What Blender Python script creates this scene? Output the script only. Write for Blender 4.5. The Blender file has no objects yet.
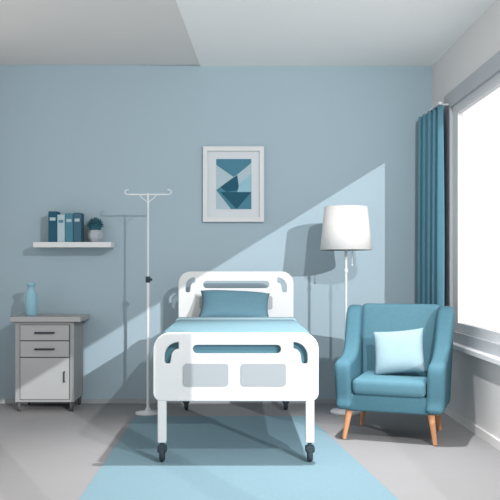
import bpy, bmesh, math, random
from mathutils import Vector, Matrix
random.seed(4)
S = bpy.context.scene
S.view_settings.view_transform = 'Standard'
S.view_settings.look = 'None'

def lin(h):
    h = h.lstrip('#')
    o = []
    for i in (0, 2, 4):
        c = int(h[i:i+2], 16)/255
        o.append(c/12.92 if c <= .04045 else ((c+.055)/1.055)**2.4)
    return o
MATS = {}
def mat(name, hexc, rough=.85, var=.02, scale=6, spec=.1):
    if name in MATS: return MATS[name]
    m = bpy.data.materials.new(name); m.use_nodes = True
    nt = m.node_tree; b = nt.nodes['Principled BSDF']
    c = lin(hexc)
    n = nt.nodes.new('ShaderNodeTexNoise'); n.inputs['Scale'].default_value = scale
    tc = nt.nodes.new('ShaderNodeTexCoord')
    nt.links.new(tc.outputs['Object'], n.inputs['Vector'])
    r = nt.nodes.new('ShaderNodeValToRGB')
    r.color_ramp.elements[0].position = .3; r.color_ramp.elements[1].position = .7
    r.color_ramp.elements[0].color = [x*(1-var) for x in c]+[1]
    r.color_ramp.elements[1].color = [min(1, x*(1+var)) for x in c]+[1]
    nt.links.new(n.outputs['Fac'], r.inputs['Fac'])
    nt.links.new(r.outputs['Color'], b.inputs['Base Color'])
    b.inputs['Roughness'].default_value = rough
    b.inputs['Specular IOR Level'].default_value = spec
    MATS[name] = m
    return m

def link(o, parent=None, m=None):
    S.collection.objects.link(o)
    if parent: o.parent = parent
    if m is not None: o.data.materials.append(m)
    return o
def empty(name, loc=(0,0,0), rotz=0):
    e = bpy.data.objects.new(name, None); e.empty_display_size = .1
    e.location = loc; e.rotation_euler = (0,0,rotz)
    S.collection.objects.link(e); return e
def smooth(me):
    for p in me.polygons: p.use_smooth = True
def box(name, a, b, m, parent=None, bev=0, seg=3, taper=None):
    x0,y0,z0 = a; x1,y1,z1 = b
    v = [(x0,y0,z0),(x1,y0,z0),(x1,y1,z0),(x0,y1,z0),(x0,y0,z1),(x1,y0,z1),(x1,y1,z1),(x0,y1,z1)]
    f = [(0,3,2,1),(4,5,6,7),(0,1,5,4),(1,2,6,5),(2,3,7,6),(3,0,4,7)]
    me = bpy.data.meshes.new(name); me.from_pydata(v, [], f); me.update()
    o = bpy.data.objects.new(name, me)
    if bev:
        bm = bmesh.new(); bm.from_mesh(me)
        bmesh.ops.bevel(bm, geom=bm.edges[:], offset=bev, segments=seg, profile=.5, affect='EDGES')
        bm.to_mesh(me); bm.free()
        if seg > 2: smooth(me)
    return link(o, parent, m)
def prism(name, pts, holes, t, M, m, parent=None, bev=0, seg=2):
    """extrude a 2D outline (with holes) to thickness t; M maps local XY(Z=thickness) to world"""
    cu = bpy.data.curves.new(name, 'CURVE'); cu.dimensions = '2D'; cu.fill_mode = 'BOTH'
    for ring in [pts]+holes:
        sp = cu.splines.new('POLY'); sp.points.add(len(ring)-1)
        for i, p in enumerate(ring): sp.points[i].co = (p[0], p[1], 0, 1)
        sp.use_cyclic_u = True
    cu.extrude = t/2-bev; cu.bevel_depth = bev; cu.bevel_resolution = seg; cu.offset = -bev
    tmp = bpy.data.objects.new('tmp', cu); S.collection.objects.link(tmp)
    bpy.context.view_layer.update()
    dg = bpy.context.evaluated_depsgraph_get()
    me = bpy.data.meshes.new_from_object(tmp.evaluated_get(dg))
    bpy.data.objects.remove(tmp)
    me.name = name; me.transform(M)
    me.materials.clear()
    o = bpy.data.objects.new(name, me)
    for p in me.polygons: p.use_smooth = False
    return link(o, parent, m)
def XZ(y):   # outline lies in the x-z plane, centred at y
    return Matrix(((1,0,0,0),(0,0,-1,y),(0,1,0,0),(0,0,0,1)))
def YZ(x):
    return Matrix(((0,0,1,x),(1,0,0,0),(0,1,0,0),(0,0,0,1)))
def XY(z):
    return Matrix.Translation((0,0,z))
def rrect(x0, z0, x1, z1, r, n=7):
    if not isinstance(r, (list, tuple)): r = [r]*4   # BL BR TR TL
    out = []
    for (cx, cz, a0, rr) in ((x0+r[0], z0+r[0], 180, r[0]), (x1-r[1], z0+r[1], 270, r[1]),
                             (x1-r[2], z1-r[2], 0, r[2]), (x0+r[3], z1-r[3], 90, r[3])):
        for i in range(n):
            a = math.radians(a0+90*i/(n-1))
            out.append((cx+rr*math.cos(a), cz+rr*math.sin(a)))
    return out
def lathe(name, prof, loc, m, parent=None, n=40, sm=True):
    v=[]; f=[]
    for (r,z) in prof:
        for i in range(n):
            a=2*math.pi*i/n; v.append((loc[0]+r*math.cos(a), loc[1]+r*math.sin(a), loc[2]+z))
    k=len(prof)
    for j in range(k-1):
        for i in range(n):
            f.append((j*n+i, j*n+(i+1)%n, (j+1)*n+(i+1)%n, (j+1)*n+i))
    if prof[0][0]>1e-4: f.append(tuple(range(n))[::-1])
    if prof[-1][0]>1e-4: f.append(tuple((k-1)*n+i for i in range(n)))
    me=bpy.data.meshes.new(name); me.from_pydata(v,[],f); me.update()
    if sm:
        for p in me.polygons:
            p.use_smooth = len(p.vertices)==4
    return link(bpy.data.objects.new(name,me), parent, m)
def tube(name, pts, r, m, parent=None, r_list=None, cyc=False):
    cu=bpy.data.curves.new(name,'CURVE'); cu.dimensions='3D'; cu.bevel_depth=r; cu.bevel_resolution=4; cu.use_fill_caps=True
    sp=cu.splines.new('POLY'); sp.points.add(len(pts)-1)
    for i,p in enumerate(pts):
        sp.points[i].co=(*p,1)
        if r_list: sp.points[i].radius=r_list[i]
    sp.use_cyclic_u=cyc
    tmp=bpy.data.objects.new('tmp',cu); S.collection.objects.link(tmp)
    bpy.context.view_layer.update()
    me=bpy.data.meshes.new_from_object(tmp.evaluated_get(bpy.context.evaluated_depsgraph_get()))
    bpy.data.objects.remove(tmp); me.materials.clear(); smooth(me)
    return link(bpy.data.objects.new(name,me), parent, m)
def pillow(name, w, h, t, M, m, parent=None, n=24):
    v=[]; f=[]
    for s in (1,-1):
        for j in range(n+1):
            for i in range(n+1):
                u=2*i/n-1; q=2*j/n-1
                k=max(0,(1-abs(u)**3.2)*(1-abs(q)**3.2))**.55
                pinch=1-.07*(1-abs(q)**2)*abs(u)**3
                pinch2=1-.07*(1-abs(u)**2)*abs(q)**3
                v.append((u*w/2*pinch, q*h/2*pinch2, s*t/2*k))
    N=(n+1)**2
    for s in (0,1):
        for j in range(n):
            for i in range(n):
                a=s*N+j*(n+1)+i
                q=(a,a+1,a+n+2,a+n+1)
                f.append(q if s==0 else q[::-1])
    me=bpy.data.meshes.new(name); me.from_pydata(v,[],f)
    bm=bmesh.new(); bm.from_mesh(me); bmesh.ops.remove_doubles(bm,verts=bm.verts,dist=1e-4); bm.to_mesh(me); bm.free()
    me.transform(M); smooth(me)
    return link(bpy.data.objects.new(name,me), parent, m)

# ------------------------------------------------------------------ materials
M_wall  = mat('blue_wall_paint', '#a0b3bd', var=.008, scale=2)
M_rwall = mat('pale_grey_paint', '#dad8d7', var=.006, scale=2)
M_ceil  = mat('ceiling_paint', '#e9e5e2', var=.006, scale=2)
M_ceil_lit = mat('ceiling_light_patch_tone', '#fffdfb', var=.004, scale=2)  # paler tone that paints in the bright patch of light
M_floor = mat('grey_vinyl_floor', '#8d8c8d', var=.015, scale=3)
M_base  = mat('baseboard_paint', '#a3a7aa')
M_white = mat('white_plastic', '#d6d8d9', rough=.6, var=.005)
M_panel = mat('light_grey_panel', '#a3a9ad', var=.005)
M_metal = mat('pale_metal', '#d4d8db', rough=.5)
M_dark  = mat('dark_rubber', '#3c464e')
M_teal  = mat('teal_insert', '#58818f')
M_chair = mat('teal_upholstery', '#4b7280', var=.03, scale=40)
M_chair2= mat('teal_upholstery_light', '#557c8a', var=.03, scale=40)
M_curt  = mat('teal_curtain', '#5f8c9d', var=.03, scale=20)
M_cush  = mat('pale_blue_cushion', '#90a8b1', var=.02, scale=30)
M_pill  = mat('blue_pillow', '#5c7f8d', var=.02, scale=30)
M_sheet = mat('white_sheet', '#b9bfc3', var=.01)
M_blank = mat('blue_blanket', '#68858f', var=.02, scale=30)
M_rug   = mat('blue_rug', '#75909b', var=.03, scale=60)
M_cab   = mat('grey_cabinet', '#9b9d9e', var=.01)
M_cab2  = mat('grey_cabinet_front', '#a4a6a7', var=.01)
M_gap   = mat('cabinet_gap', '#55595c')
M_wood  = mat('light_wood', '#cf9670', var=.06, scale=15)
M_vase  = mat('vase_glaze', '#8fb9c7', rough=.5)
M_bd    = mat('book_dark_teal', '#2c596c')
M_bm    = mat('book_mid_teal', '#4d7f92')
M_bl    = mat('book_pale', '#a9bdc6')
M_bg    = mat('book_slate', '#436577')
M_plant = mat('succulent_green', '#375f6c')
M_pot   = mat('pot_grey', '#a4adb3')
M_shade = mat('lamp_shade_fabric', '#e4e2e0', var=.005)
M_frame = mat('window_frame_paint', '#d2d3d5', var=.005)
M_case  = mat('window_casing_paint', '#b4b7bb', var=.005)
M_mat   = mat('picture_mount', '#cdd3d7', var=.005)

# ------------------------------------------------------------------ room
RX=1.704; LX=-2.4; CH=2.94; NY=-8.6
box('floor',(LX-.1,NY,-.1),(RX+.2,.1,0),M_floor)
box('wall_back',(LX-.1,0,0),(RX+.2,.12,CH),M_wall)
box('wall_left',(LX-.12,-.9,0),(LX,0,CH),M_rwall)
ceil=empty('ceiling')
box('ceiling_slab',(LX-.12,NY,CH),(RX+.2,.12,CH+.12),M_ceil,ceil)
prism('ceiling_light_patch',[(-.31,0),(RX,0),(RX,NY),(-.75,NY)],[],.012,XY(CH-.006),M_ceil_lit,ceil)  # thin slab whose paler colour stands in for light on the ceiling
outer=[(0,0),(NY,0),(NY,CH),(0,CH)]
A=[(-.5,.60),(-2.1,.60),(-2.1,.30),(-6.3,.30),(-6.3,2.52),(-.5,2.52)]  # past the step: unseen stretch, sill lowered to let sun onto the floor
B=[(-6.5,.30),(-8.4,.30),(-8.4,2.52),(-6.5,2.52)]  # unseen opening; the pier before it is added to edge the sun patch
prism('wall_right',outer,[A,B],.12,YZ(RX+.06),M_rwall)
w1=empty('window_1')
Ai=[(-.64,.68),(-2.2,.68),(-2.2,.36),(-6.29,.36),(-6.29,2.44),(-.64,2.44)]
Aj=[(-.78,.75),(-2.26,.75),(-2.26,.40),(-6.28,.40),(-6.28,2.37),(-.78,2.37)]
prism('casing',[(-.47,.56),(-2.14,.56),(-2.14,.27),(-6.33,.27),(-6.33,2.56),(-.47,2.56)],[Ai],.05,YZ(RX+.005),M_case,w1)
prism('sash',[(-.60,.64),(-2.16,.64),(-2.16,.33),(-6.3,.33),(-6.3,2.48),(-.60,2.48)],[Aj],.04,YZ(RX+.025),M_frame,w1)
box('sill',(RX-.07,-2.14,.56),(RX-.015,-.46,.60),M_frame,w1,.006,2)
w2=empty('unseen_window_2')
prism('sash',[(-6.5,.30),(-8.4,.30),(-8.4,2.52),(-6.5,2.52)],[[(-6.52,.40),(-8.3,.40),(-8.3,2.37),(-6.52,2.37)]],.04,YZ(RX+.025),M_frame,w2)
box('baseboard_back',(LX,-.018,0),(RX,0,.035),M_base)
box('baseboard_right',(RX-.018,NY,0),(RX,-.018,.06),M_rwall)

# ------------------------------------------------------------------ rug
prism('rug',[(-.79,-3.9),(.93,-3.9),(.57,-.62),(-.79,-.62)],[],.003,XY(.0016),M_rug)

# ------------------------------------------------------------------ hospital bed
bed=empty('hospital_bed',(0,0,.0033))
def board(name,y,hw,top,bot,r,slot,ears,panels):
    out=rrect(-hw,bot,hw,top,[.05,.05,r,r],9)
    holes=[rrect(*slot,(slot[3]-slot[1])/2*.95,5)]
    for s in (-1,1):
        e=[(s*a,b) for a,b in ears]
        holes.append(e)
    prism(name,out,holes,.045,XZ(y),M_white,bed,.008,2)
    for i,p in enumerate(panels):
        prism(f'{name}_panel_{i}',rrect(*p,.018,4),[],.012,XZ(y-.024),M_panel,bed)
def ear(xo,zt,w,h):
    # curved hand grip hugging the rounded corner
    pts=[]
    for i in range(8):
        a=math.radians(90*i/7); pts.append((xo-w+w*math.sin(a), zt-w+w*math.cos(a)))
    pts+= [(xo, zt-h+.012),(xo-.006,zt-h),(xo-.030,zt-h),(xo-.036,zt-h+.012)]
    for i in range(6):
        a=math.radians(90-90*i/5); pts.append((xo-.036-(w-.036)+(w-.036)*math.sin(a)*.9, zt-w+(w-.04)*math.cos(a)))
    return pts
fy=-2.1; hy=-.35
board('footboard',fy,.497,.777,.365,.10,(-.26,.652,.27,.703),ear(.43,.72,.085,.13),
      [(-.315,.458,-.045,.592),(.03,.458,.30,.592)])
board('headboard',hy,.474,1.142,.40,.10,(-.27,1.005,.27,1.06),ear(.415,1.09,.075,.12),
      [(-.30,.83,-.04,.94),(.04,.83,.30,.94)])
box('foot_insert',(-.44,fy+.024,.585),(.44,fy+.03,.725),M_teal,bed)
# frame, mattress, bedding
box('base_frame',(-.44,-2.06,.56),(.44,-.38,.61),M_white,bed,.01)
box('side_rail_left',(-.475,-2.08,.60),(-.445,-.37,.66),M_white,bed,.012)
box('side_rail_right',(.445,-2.08,.60),(.475,-.37,.66),M_white,bed,.012)
box('mattress',(-.435,-2.06,.61),(.435,-.385,.765),M_sheet,bed,.04,4)
box('blanket',(-.455,-2.065,.63),(.455,-.92,.785),M_blank,bed,.035,4)
box('blanket_fold',(-.458,-.98,.64),(.458,-.76,.792),M_cush,bed,.03,4)
Mp=Matrix.Translation((-.01,-.61,.872))@Matrix.Rotation(math.radians(2.5),4,'Y')@Matrix.Rotation(math.radians(38),4,'X')
pillow('pillow',.56,.34,.13,Mp,M_pill,bed)
for y,hw,w,tp in ((fy,.475,.026,.40),(hy,.44,.022,.42)):
    for s in (-1,1):
        cx=s*(hw-.03)
        box(f'leg_{y}_{s}',(cx-w,y-.02,.115),(cx+w,y+.02,tp),M_white,bed,.006,2)
        lathe(f'stem_{y}_{s}',[(.012,.07),(.012,.12)],(cx,y,0),M_dark,bed,16)
        box(f'fork_{y}_{s}',(cx-.028,y-.03,.055),(cx+.028,y+.03,.098),M_dark,bed,.012,3)
        o=lathe(f'wheel_{y}_{s}',[(.0,-.016),(.036,-.016),(.045,-.009),(.045,.009),(.036,.016),(0,.016)],(0,0,0),M_dark,bed,28)
        o.data.transform(Matrix.Translation((cx,y,.0452))@Matrix.Rotation(math.pi/2,4,'Y'))

# ------------------------------------------------------------------ IV stand
iv=empty('iv_stand',(-.709,-.5,0))
tube('lower_pole',[(0,0,.03),(0,0,1.08)],.012,M_metal,iv)
tube('upper_pole',[(0,0,1.0),(0,0,1.775)],.008,M_metal,iv)
lathe('clamp',[(.013,1.055),(.020,1.06),(.020,1.10),(.013,1.105)],(0,0,0),M_dark,iv,20)
box('clamp_knob',(.015,-.01,1.07),(.035,.01,1.09),M_dark,iv,.005)
lathe('base',[(.10,0),(.10,.012),(.03,.022),(.016,.05)],(0,0,0),M_metal,iv,32)
tube('crossbar',[(-.15,0,1.765),(.15,0,1.765)],.007,M_metal,iv)
for s in (-1,1):
    pts=[(s*.15,0,1.765)]
    for i in range(9):
        a=math.radians(-90+200*i/8); pts.append((s*(.165+.022*math.cos(a)),0,1.772+.02*math.sin(a)+.013))
    tube(f'hook_{s}',pts,.005,M_metal,iv)
    tube(f'brace_{s}',[(0,0,1.70),(s*.05,0,1.74),(s*.07,0,1.765)],.004,M_metal,iv)

# ------------------------------------------------------------------ floor lamp
fl=empty('floor_lamp',(.886,-.5,0))
lathe('base',[(.125,0),(.125,.02),(.118,.028),(.02,.034),(.013,.06)],(0,0,0),M_white,fl,48)
tube('pole',[(0,0,.03),(0,0,1.45)],.011,M_metal,fl)
lathe('joint',[(.011,1.13),(.017,1.135),(.017,1.165),(.011,1.17)],(0,0,0),M_metal,fl,20)
lathe('shade',[(.207,1.318),(.172,1.665),(.168,1.665),(.203,1.318),(.207,1.318)],(0,0,0),M_shade,fl,56)
lathe('shade_diffuser',[(.0,1.655),(.168,1.655),(.168,1.658),(0,1.658)],(0,0,0),M_shade,fl,40)
tube('pull_cord',[(.05,0,1.40),(.05,0,1.20)],.003,M_metal,fl)
lathe('pull_bead',[(0,1.185),(.008,1.192),(.008,1.2),(0,1.208)],(.05,0,0),M_metal,fl,12)
tube('cord_arm',[(0,0,1.40),(.05,0,1.40)],.004,M_metal,fl)

# ------------------------------------------------------------------ picture
pf=empty('framed_picture')
cx,cz=-.022,1.90
prism('frame',[(cx-.265,cz-.327),(cx+.265,cz-.327),(cx+.265,cz+.327),(cx-.265,cz+.327)],
      [[(cx-.225,cz-.287),(cx+.225,cz-.287),(cx+.225,cz+.287),(cx-.225,cz+.287)]],.035,XZ(-.0185),M_white,pf,.003,1)
box('mat_board',(cx-.23,-.014,cz-.29),(cx+.23,-.004,cz+.29),M_mat,pf)
ax0,ax1,az0,az1=cx-.15,cx+.155,cz-.215,cz+.22
def art(name,pts,m,d):
    prism(name,[(ax0+u*(ax1-ax0),az1-v*(az1-az0)) for u,v in pts],[],.001,XZ(-.015-d),m,pf)
art('art_ground',[(0,0),(0,1),(1,1),(1,0)],M_bm,0)
art('art_light_left',[(0,.12),(0,.62),(.5,.36)],M_bl,.001)
art('art_white_band',[(.62,.30),(.5,.36),(.72,.62),(1,.42),(1,.08)],M_bl,.0015)
art('art_dark_triangle',[(.12,.56),(.60,.32),(.66,.62),(.3,.66)],M_bd,.002)
art('art_pale_triangle',[(0,.62),(0,1),(.42,1)],M_bl,.0022)
art('art_dark_low',[(.12,.66),(1,.66),(.58,1)],M_bd,.0024)
art('art_mid',[(.66,.50),(1,.30),(1,.66),(.6,.66)],M_vase,.0026)

# ------------------------------------------------------------------ shelf, books, plant
box('wall_shelf',(-1.715,-.2,1.348),(-1.055,0,1.393),M_white,None,.004,2)
bk=empty('books')
def book(i,x,w,h,m,lab):
    box(f'book_{i}_cover',(x,-.165,1.3932),(x+w,-.03,1.3932+h),m,bk,.004,2)
    box(f'book_{i}_label',(x+.012,-.1665,1.3932+h*.70),(x+w-.012,-.1652,1.3932+h*.80),lab,bk)
x=-1.592
for i,(w,h,m,l) in enumerate([(.072,.262,M_bd,M_bl),(.064,.235,M_bl,M_bm),(.066,.245,M_bm,M_bl),(.066,.25,M_bg,M_bl)]):
    book(i,x,w,h,m,l); x+=w+.003
pl=empty('potted_succulent',(-1.205,-.1,1.3932))
lathe('pot',[(.035,0),(.062,.035),(.066,.07),(.05,.105),(.042,.105),(.042,.09)],(0,0,0),M_pot,pl,6,False)
v=[];f=[]
for k in range(46):
    ph=math.acos(1-1.25*(k+.5)/46); th=k*2.39996
    d=Vector((math.sin(ph)*math.cos(th),math.sin(ph)*math.sin(th),math.cos(ph)))
    s=d.cross(Vector((0,0,1)) if abs(d.z)<.95 else Vector((1,0,0))).normalized(); u=d.cross(s)
    c=Vector((0,0,.145)); b=len(v)
    v+=[c+d*.01,c+d*.045+s*.019,c+d*.045+u*.009,c+d*.045-s*.019,c+d*.045-u*.009,c+d*.078]
    f+=[(b,b+1,b+2),(b,b+2,b+3),(b,b+3,b+4),(b,b+4,b+1),(b+5,b+2,b+1),(b+5,b+3,b+2),(b+5,b+4,b+3),(b+5,b+1,b+4)]
me=bpy.data.meshes.new('leaves'); me.from_pydata(v,[],f); link(bpy.data.objects.new('leaves',me),pl,M_plant)
lathe('core',[(0,.085),(.04,.09),(.055,.14),(.04,.18),(0,.195)],(0,0,0),M_plant,pl,16)

# ------------------------------------------------------------------ nightstand
ns=empty('bedside_cabinet')
F=-.43
box('top',(-1.835,F-.03,.735),(-1.262,-.03,.775),M_cab2,ns,.005,2)
box('body',(-1.80,F,.08),(-1.32,-.05,.735),M_cab,ns,.004,2)
box('recess',(-1.760,F-.002,.10),(-1.352,F+.0005,.712),M_gap,ns)
for n,z0,z1 in (('drawer_1',.585,.708),('drawer_2',.450,.577),('door',.105,.442)):
    box(n,(-1.754,F-.016,z0),(-1.358,F,z1),M_cab2,ns,.003,2)
for i,z in enumerate((.648,.515)):
    tube(f'handle_{i}',[(-1.63,F-.014,z),(-1.63,F-.032,z),(-1.48,F-.032,z),(-1.48,F-.014,z)],.007,M_dark,ns)
tube('door_handle',[(-1.395,F-.014,.33),(-1.395,F-.032,.33),(-1.395,F-.032,.25),(-1.395,F-.014,.25)],.006,M_dark,ns)
for i,(a,b) in enumerate(((-1.775,F+.03),(-1.345,F+.03),(-1.775,-.08),(-1.345,-.08))):
    lathe(f'foot_{i}',[(.012,0),(.02,.08)],(a,b,0),M_gap,ns,16)
lathe('vase',[(.047,0),(.051,.006),(.051,.16),(.046,.185),(.031,.21),(.027,.225),(.027,.247),(.037,.252),(.037,.275),(.030,.276),(.022,.24),(.022,.2)],(-1.715,-.25,.7752),M_vase,None,40)

# ------------------------------------------------------------------ curtain
ct=empty('window_curtain')
v=[];f=[];n=120;rows=14
for j in range(rows+1):
    t=j/rows; z=2.46-1.88*t
    for i in range(n+1):
        s=i/n
        amp=.030+.008*t
        y=-.05-.59*s
        x=1.580+.055*s+amp*math.sin(s*2*math.pi*5+.25*math.sin(3*t))
        v.append((min(x,1.672),y+.008*math.sin(s*40+2*t),z))
for j in range(rows):
    for i in range(n):
        a=j*(n+1)+i; f.append((a,a+1,a+n+2,a+n+1))
me=bpy.data.meshes.new('drape'); me.from_pydata(v,[],f); smooth(me)
o=link(bpy.data.objects.new('drape',me),ct,M_curt)
sm=o.modifiers.new('s','SOLIDIFY'); sm.thickness=.004
box('rail',(1.59,-.66,2.46),(1.62,-.02,2.48),M_frame,ct)
for i,y in enumerate((-.1,-.6)):
    box(f'rail_bracket_{i}',(1.61,y-.01,2.462),(RX,y+.01,2.475),M_frame,ct)

# ------------------------------------------------------------------ armchair
ac=empty('armchair',(1.125,-1.29,0),math.radians(-20)); ac.scale=(.965,.965,.975)
def sm_poly(ctrl,n=6):
    out=[];k=len(ctrl)
    for i in range(k):
        p0,p1,p2,p3=[Vector(ctrl[(i+j-1)%k]) for j in range(4)]
        for q in range(n):
            t=q/n
            out.append(tuple(.5*((2*p1)+(-p0+p2)*t+(2*p0-5*p1+4*p2-p3)*t*t+(-p0+3*p1-3*p2+p3)*t**3)))
    return out
side=[(-.33,.215),(-.345,.30),(-.355,.44),(-.345,.525),(-.29,.555),(-.15,.57),(-.02,.62),(.06,.74),(.12,.86),(.19,.915),(.28,.915),(.315,.86),(.30,.60),(.27,.35),(.25,.215),(0,.205)]
sp=sm_poly(side,4)
for s in (-1,1):
    o=prism(f'side_{s}',sp,[],.115,YZ(0),M_chair,ac,.035,5); smooth(o.data)
    for vv in o.data.vertices:
        vv.co.x += s*(.31+.03*max(0,vv.co.z-.2)/.7)
bko=box('back',(-.30,-.055,.0),(.30,.065,.63),M_chair2,ac,.045,5)
bko.data.transform(Matrix.Translation((0,.17,.31))@Matrix.Rotation(math.radians(-10),4,'X'))
box('seat_base',(-.29,-.325,.205),(.29,.25,.325),M_chair,ac,.02,4)
box('seat_cushion',(-.255,-.35,.318),(.255,.16,.435),M_chair2,ac,.04,5)
for i,(a,b) in enumerate(((-.28,-.27),(.28,-.27),(-.26,.2),(.26,.2))):
    dx=.035*(1 if a>0 else -1); dy=.035*(1 if b>0 else -1)
    tube(f'leg_{i}',[(a,b,.23),(a+dx,b+dy,0.004)],.026,M_wood,ac,[1,.55])
Mc=Matrix.Translation((.03,-.04,.60))@Matrix.Rotation(math.radians(-6),4,'Y')@Matrix.Rotation(math.radians(70),4,'X')
cush=pillow('cushion',.37,.33,.13,Mc,M_cush,ac)

# ------------------------------------------------------------------ light
w=bpy.data.worlds.new('World'); S.world=w; w.use_nodes=True
bg=w.node_tree.nodes['Background']; bg.inputs['Color'].default_value=(1,.985,.97,1); bg.inputs['Strength'].default_value=1.12
def lamp(name,kind,energy,loc,d,**kw):
    l=bpy.data.lights.new(name,kind); l.energy=energy
    for k,vv in kw.items(): setattr(l,k,vv)
    o=bpy.data.objects.new(name,l); o.location=loc
    o.rotation_euler=Vector(d).to_track_quat('-Z','Y').to_euler(); S.collection.objects.link(o); return o
lamp('sun','SUN',2.1,(6,-8,5),(-.5,1,-.31),angle=math.radians(.3))
lamp('added_shadow_spot','SPOT',330,(1.4,-4.6,2.9),(-2.0,4.1,-2.0),spot_size=math.radians(105),spot_blend=.8,shadow_soft_size=.03)  # added lamp without a fixture: IV stand and shelf shadows, general fill
lamp('added_bed_shadow_spot','SPOT',430,(.62,-1.9,2.9),(-.08,-.2,-1),spot_size=math.radians(86),spot_blend=.75,shadow_soft_size=.03)  # added lamp without a fixture, deepens the shadow under the bed

cam=bpy.data.cameras.new('Camera'); co=bpy.data.objects.new('Camera',cam)
co.location=(0,-6.85,1.157); co.rotation_euler=(math.pi/2,0,0)
cam.sensor_width=36; cam.lens=788/500*36; cam.shift_x=.028; cam.shift_y=.04
S.collection.objects.link(co); S.camera=co
